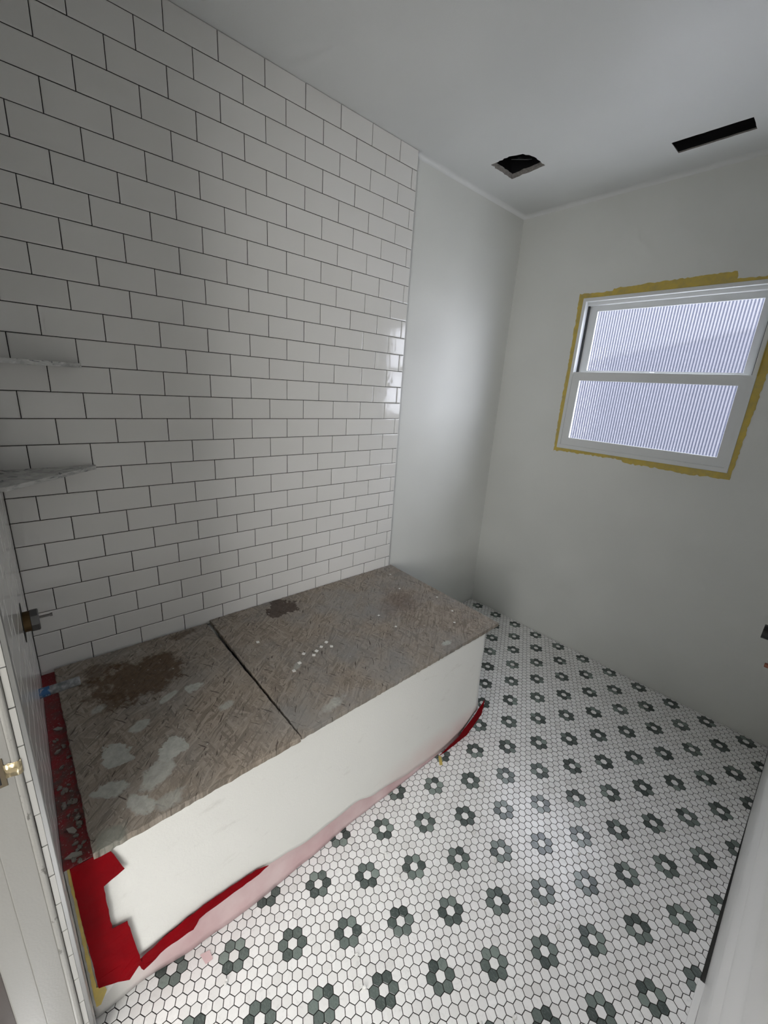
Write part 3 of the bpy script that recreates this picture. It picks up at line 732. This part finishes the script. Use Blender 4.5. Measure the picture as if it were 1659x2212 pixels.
def lump(name, s, seed, flat=0.6):
    bm = bmesh.new(); bmesh.ops.create_icosphere(bm, subdivisions=2, radius=1.0)
    for v in bm.verts:
        d = 1 + 0.45 * noise.noise(v.co * 1.4 + Vector((seed, 0, 0))); v.co = Vector((v.co.x * s * d, v.co.y * s * d * 0.65, max(0.0, v.co.z * flat + flat * 0.55) * s * d))
    return from_bm(name, bm)
M_CRUMB = mat('grey_plaster_crumb', (0.22, 0.20, 0.18), 0.9)
crm = [lump('plaster_crumb', 0.006, 1), lump('plaster_crumb', 0.0045, 2), lump('plaster_crumb', 0.008, 3)]
for c_ in crm: c_.materials.append(M_CRUMB)
for i in range(34):
    x = 0.25 + 0.49 * random.random() ** 0.6; y = -1.543 + 0.028 * random.random() ** 1.3
    tag(obj('plaster_crumb', random.choice(crm[:2]) if i % 7 else crm[2], None, None, (x, y, TZ + 0.0012), (0, 0, random.uniform(0, 6))), 'grey plaster crumb on the dusty red rim tape', 'crumb', 'crumbs on the tub rim')
M_SLIVER = mat('grey_sliver', (0.30, 0.28, 0.25), 0.8)
for x, y, l, a, lb in ((0.300, -1.527, 0.020, 0.9, 'grey wood sliver on the rim tape by the spout'), (0.655, -1.532, 0.022, 0.5, 'pale plaster shard on the rim tape near the corner'), (0.718, -1.535, 0.026, 1.2, 'largest grey plaster shard at the end of the rim tape')):
    me = prism('plaster_shard', [(-l * 0.6, -0.003), (0, -0.006), (l * 0.6, -0.002), (l * 0.5, 0.004), (-l * 0.2, 0.006)], 2, 0, 0.004)
    tag(obj('plaster_shard', me, M_SLIVER, None, (x, y, TZ + 0.0014), (0.05, 0, a)), lb, 'shard')

# debris on the floor
M_BLOB = mat('white_thinset_blob', (0.78, 0.78, 0.76), 0.25)
bl = [lump('thinset_blob', 0.007, 5, 0.8), lump('thinset_blob', 0.0055, 8, 0.9)]
for c_ in bl: c_.materials.append(M_BLOB)
def floor_at(u, v):
    d = Vector(((u - 829.5) / FPX, (v - 1106) / FPX, 1)); wd = [sum(R[i][j] * d[i] for i in range(3)) for j in range(3)]
    t_ = -CAM[2] / wd[2]; return (CAM[0] + wd[0] * t_, CAM[1] + wd[1] * t_)
for i, (x, y) in enumerate([(0.877, -1.298), (0.905, -0.781), (0.989, -0.797), (1.046, -1.009), (1.109, -1.034), (1.048, -0.494), (1.148, -0.512), (1.296, -0.518), (1.369, -0.521), (1.339, -0.855), (1.387, -0.782), (1.317, -0.267), (1.394, -0.873), (0.83, -0.62), (1.20, 0.02), (0.95, -0.30)]):
    tag(obj('thinset_blob', bl[i % 2], None, None, (x, y, 0.0004), (0, 0, random.uniform(0, 6))), 'tiny white thinset blob on the hexagon floor', 'blob', 'thinset blobs on the floor')
me = prism('tape_scrap', [(-0.007, -0.022), (0.006, -0.02), (0.007, 0.02), (-0.005, 0.022)], 2, 0, 0.0008)
tag(obj('tape_scrap', me, M_YTAPE, None, (0.778, -0.365, 0.0012), (0.04, 0, 0.9)), 'yellow tape scrap on the floor by the wrap', 'tape')
me = prism('paper_scrap', [(-0.016, -0.008), (0.012, -0.011), (0.018, 0.006), (-0.004, 0.012)], 2, 0, 0.001)
tag(obj('paper_scrap', me, M_FILM, None, (0.795, -1.318, 0.0012), (0.06, 0.05, 0.3)), 'small pink paper scrap on the floor beside the film', 'scrap')

# ------------------------------------------------------------------ shower fittings and shelves
M_MARBLE = mat('grey_veined_marble', (0.55, 0.55, 0.53), 0.25); k = N(M_MARBLE); p = k.pos()
v1 = k.noise(k.mapping(p, (1, 1.3, 3), (0, 0, 0.8)), 16, 6, 0.65, 1.2); c = k.mix(k.mrange(v1, 0.38, 0.62), (0.62, 0.62, 0.60), (0.40, 0.40, 0.39))
v2 = k.noise(k.mapping(p, (1, 1, 4)), 22, 3, 0.5, 2.0); c = k.mix(k.mrange(v2, 0.60, 0.66, 0, 0.8), c, (0.14, 0.145, 0.16)); k.base(c)
def shelf(z, th, leg, label):
    n = 14; pts = [(0.001, yn(0) + 0.001), (leg, yn(leg) + 0.001)]
    a, b = Vector((leg, yn(leg) + 0.016)), Vector((0.016, yn(0) + leg)); 
    for i in range(n + 1):
        t_ = i / n; q = a + (b - a) * t_; pts.append((q[0], q[1]))
    pts.append((0.001, yn(0) + leg))
    bm = bmesh.new(); lo = [bm.verts.new((x, y, z - th)) for x, y in pts]; hi = [bm.verts.new((x, y, z)) for x, y in pts]; m_ = len(pts)
    bm.faces.new(lo[::-1]); bm.faces.new(hi)
    for i in range(m_): bm.faces.new((lo[i], lo[(i + 1) % m_], hi[(i + 1) % m_], hi[i]))
    return tag(obj('corner_shelf', from_bm('corner_shelf', bm), M_MARBLE), label, 'shelf', 'marble corner shelves')
shelf(1.4800, 0.0125, 0.226, 'upper marble corner shelf with dark veins on the tiled wall')
shelf(1.1755, 0.0110, 0.228, 'lower pale marble corner shelf on the tiled wall')
M_BRASS = mat('aged_brass', (0.12, 0.075, 0.03), 0.45, 0.7); M_STEEL = mat('dull_steel', (0.16, 0.16, 0.16), 0.45, 0.7); M_ROD = mat('grey_rod', (0.16, 0.155, 0.15), 0.35, 0.8)
VX, VZ = 0.335, 0.857; VY = yn(VX)
valve = empty('shower_valve', (VX, VY, VZ)); tag(valve, 'uncovered brass and steel shower valve on the near wall', 'valve')
bm = bmesh.new(); bm_lathe(bm, (0, -0.004, 0), (0, 1, 0), [(0, 0.0255), (0.019, 0.0255), (0.0195, 0.0235)], 28); obj('valve_body', from_bm('valve_body', bm), M_BRASS, valve)
bm = bmesh.new(); bm_lathe(bm, (0, 0.0145, 0), (0, 1, 0), [(0, 0.027), (0.001, 0.0285), (0.015, 0.0285), (0.017, 0.026)], 8); obj('lock_nut', from_bm('lock_nut', bm), M_STEEL, valve)
bm = bmesh.new(); bm_lathe(bm, (0, 0.031, 0.004), (0, 1, 0), [(0, 0.0032), (0.022, 0.0032), (0.0222, 0.0045), (0.027, 0.0045)], 12); obj('valve_stem', from_bm('valve_stem', bm), M_ROD, valve)
bm = bmesh.new(); bm_lathe(bm, (0, -0.012, 0), (0, 1, 0), [(0, 0.050), (0.0125, 0.050)], 28)
obj('wall_hole', from_bm('wall_hole', bm), M_GAP, valve)
M_STUB = mat('smeared_grey_pipe', (0.34, 0.35, 0.36), 0.5, 0.35); k = N(M_STUB); p = k.pos()
c = k.mix(k.mrange(k.noise(p, 70, 4), 0.40, 0.66), (0.16, 0.17, 0.18), (0.36, 0.37, 0.375)); k.base(c)
M_BLUE = mat('blue_painted_tape', (0.03, 0.12, 0.28), 0.5); k = N(M_BLUE); k.base(k.mix(k.mrange(k.noise(k.pos(), 90, 3), 0.5, 0.62), (0.025, 0.11, 0.27), (0.34, 0.36, 0.38)))
SX, SZ = 0.29, 0.613
spout = empty('tub_spout_pipe', (SX, yn(SX), SZ)); tag(spout, 'grey stub pipe with blue collar above the tub rim', 'pipe')
bm = bmesh.new(); bm_lathe(bm, (0, -0.01, 0), (0, 1, 0), [(0, 0.0125), (0.097, 0.0125), (0.101, 0.0115)], 24); o = obj('pipe', from_bm('pipe', bm, False), M_STUB, spout)
bm = bmesh.new(); bm_lathe(bm, (0, -0.009, 0), (0, 1, 0), [(0, 0.0132), (0.032, 0.0132)], 24); obj('blue_collar', from_bm('blue_collar', bm), M_BLUE, spout)

# metal edge trim, sliver tiles and door jamb at the end of the near wall
M_TRIM = mat('brushed_aluminium', (0.34, 0.34, 0.335), 0.36, 0.95)
trim = tag(obj('trim_1', prism('trim_1', [(0.7918, -1.5645), (0.8000, -1.5632), (0.8000, -1.5572), (0.7988, -1.5558), (0.7918, -1.5558)], 2, 0.0, H), M_TRIM), 'brushed metal edge strip ending the near tiled wall', 'trim', kind='structure')
ret = tag(empty('trim_2', (0.8, -1.567, 0)), 'narrow column of white tile slivers beside the metal edge', 'trim', kind='structure')
obj('joint_backing', box_me('joint_backing', -0.010, -0.0025, -0.0065, 0.0050, 0, H), M_GAP, ret)
me_s = box_me('tile_sliver', -0.0085, 0.0, -0.0053, 0.0036, -TH / 2 + 0.0009, TH / 2 - 0.0009, 0.0006, 1); me_s.materials.append(M_TILE_EDGE)
for i in range(26):
    z = 0.028 + (i + 0.5) * TH
    if z < 2.0: obj('tile_sliver', me_s, None, ret, (-0.0005 + random.uniform(-0.0004, 0.0004), random.uniform(-0.0003, 0.0003), z))
M_JAMB = m_paint('worn_cream_paint', (0.31, 0.305, 0.285), 0.5, 0.25); k = N(M_JAMB); p = k.pos()
chipn = k.noise(k.mapping(p, (1, 1, 0.35)), 85, 5, 0.65); bc = k.b.inputs['Base Color'].links[0].from_socket
k.base(k.mix(k.mrange(chipn, 0.61, 0.66, 0, 0.8), bc, (0.09, 0.085, 0.075)))
M_JAMB2 = m_paint('cream_paint', (0.28, 0.275, 0.258), 0.5, 0.15)
M_DKWOOD = mat('dark_brown_wood', (0.055, 0.042, 0.036), 0.6)
jamb = tag(empty('trim_3', (0.8, -1.6, 0)), 'cream painted door jamb with strike plate at the left edge', 'trim', kind='structure')
def vbar(name, x0, x1, y0, y1, m, bev): return obj(name, box_me(name, x0 - 0.8, x1 - 0.8, y0 + 1.6, y1 + 1.6, 0.0, 2.06, bev, 3), m, jamb)
vbar('jamb_bead', 0.780, 0.8030, -1.5835, -1.5730, M_JAMB, 0.0035)
vbar('jamb_face', 0.776, 0.8000, -1.6240, -1.5828, M_JAMB2, 0.0018)
vbar('jamb_stop', 0.770, 0.7950, -1.6640, -1.6225, M_JAMB2, 0.003)
vbar('jamb_back', 0.760, 0.7900, -1.7000, -1.6635, M_DKWOOD, 0.002)
strike = tag(empty('strike_plate', (0.8, -1.59, 0.830)), 'worn brass strike plate on the door jamb', 'strike plate')
M_BR2 = mat('polished_brass', (0.62, 0.52, 0.33), 0.22, 0.95)
bm = bmesh.new(); prof = [(-0.004, 0.0012), (0.002, 0.0014), (0.007, 0.0030), (0.012, 0.0046), (0.0155, 0.0040), (0.018, 0.0015), (0.019, -0.002)]
for zz in (-0.0135, 0.0135):
    pass
V = []; F = []
for (yy, xx) in prof: V += [(xx, yy, -0.0135), (xx, yy, 0.0135)]
for i in range(len(prof) - 1): F.append((2 * i, 2 * i + 2, 2 * i + 3, 2 * i + 1))
bm.free(); o = obj('curved_lip', mesh('curved_lip', V, F, True), M_BR2, strike); md = o.modifiers.new('t', 'SOLIDIFY'); md.thickness = 0.0012
obj('plate', box_me('plate', 0.0, 0.0012, -0.018, -0.003, -0.028, 0.028, 0.0003, 1), mat('tarnished_brass', (0.16, 0.13, 0.09), 0.45, 0.8), strike)
obj('latch_hole', box_me('latch_hole', 0.0005, 0.0018, -0.026, -0.010, -0.022, 0.024, 0.0003, 1), M_VOID, strike)

# right side: pipe stubs and strip of wood
M_ABS = mat('black_plastic_pipe', (0.006, 0.007, 0.008), 0.25); M_COPPER = mat('dull_copper', (0.30, 0.13, 0.085), 0.4, 0.75)
drain = empty('drain_pipe', (1.675, 0.30, 0.7655)); tag(drain, 'black plastic drain pipe stub sticking out of the right wall', 'pipe')
bm = bmesh.new(); n = 28; L = -0.142
for (ro, ri) in ((0.0242, 0.0200),):
    rings = []
    for (x, rr) in ((0.01, ro), (L, ro), (L, ri), (0.0, ri)):
        rings.append([bm.verts.new((x, rr * math.cos(2 * math.pi * i / n), rr * math.sin(2 * math.pi * i / n))) for i in range(n)])
    for a, b in zip(rings, rings[1:]):
        for i in range(n): bm.faces.new((a[i], a[(i + 1) % n], b[(i + 1) % n], b[i]))
obj('pipe', from_bm('pipe', bm), M_ABS, drain)
bm = bmesh.new(); bm_lathe(bm, (L - 0.0005, 0, 0), (1, 0, 0), [(0, 0.0243), (0.0035, 0.0248)], 28); 
bm.free()
sup = empty('supply_pipe', (1.675, 0.30, 0.651)); tag(sup, 'thin copper water pipe stub below the black drain pipe', 'pipe')
bm = bmesh.new(); bm_lathe(bm, (-0.110, 0, 0), (1, 0, 0), [(0, 0.0065), (0.001, 0.008), (0.12, 0.008)], 20); obj('pipe', from_bm('pipe', bm), M_COPPER, sup)
M_STRIP = mat('white_primed_wood', (0.82, 0.82, 0.81), 0.4)
tag(obj('wood_strip', box_me('wood_strip', 1.6685, 1.6835, -1.30, -0.338, 0.0, 0.014, 0.0015, 2), M_STRIP), 'white wooden strip lying along the right wall', 'strip')
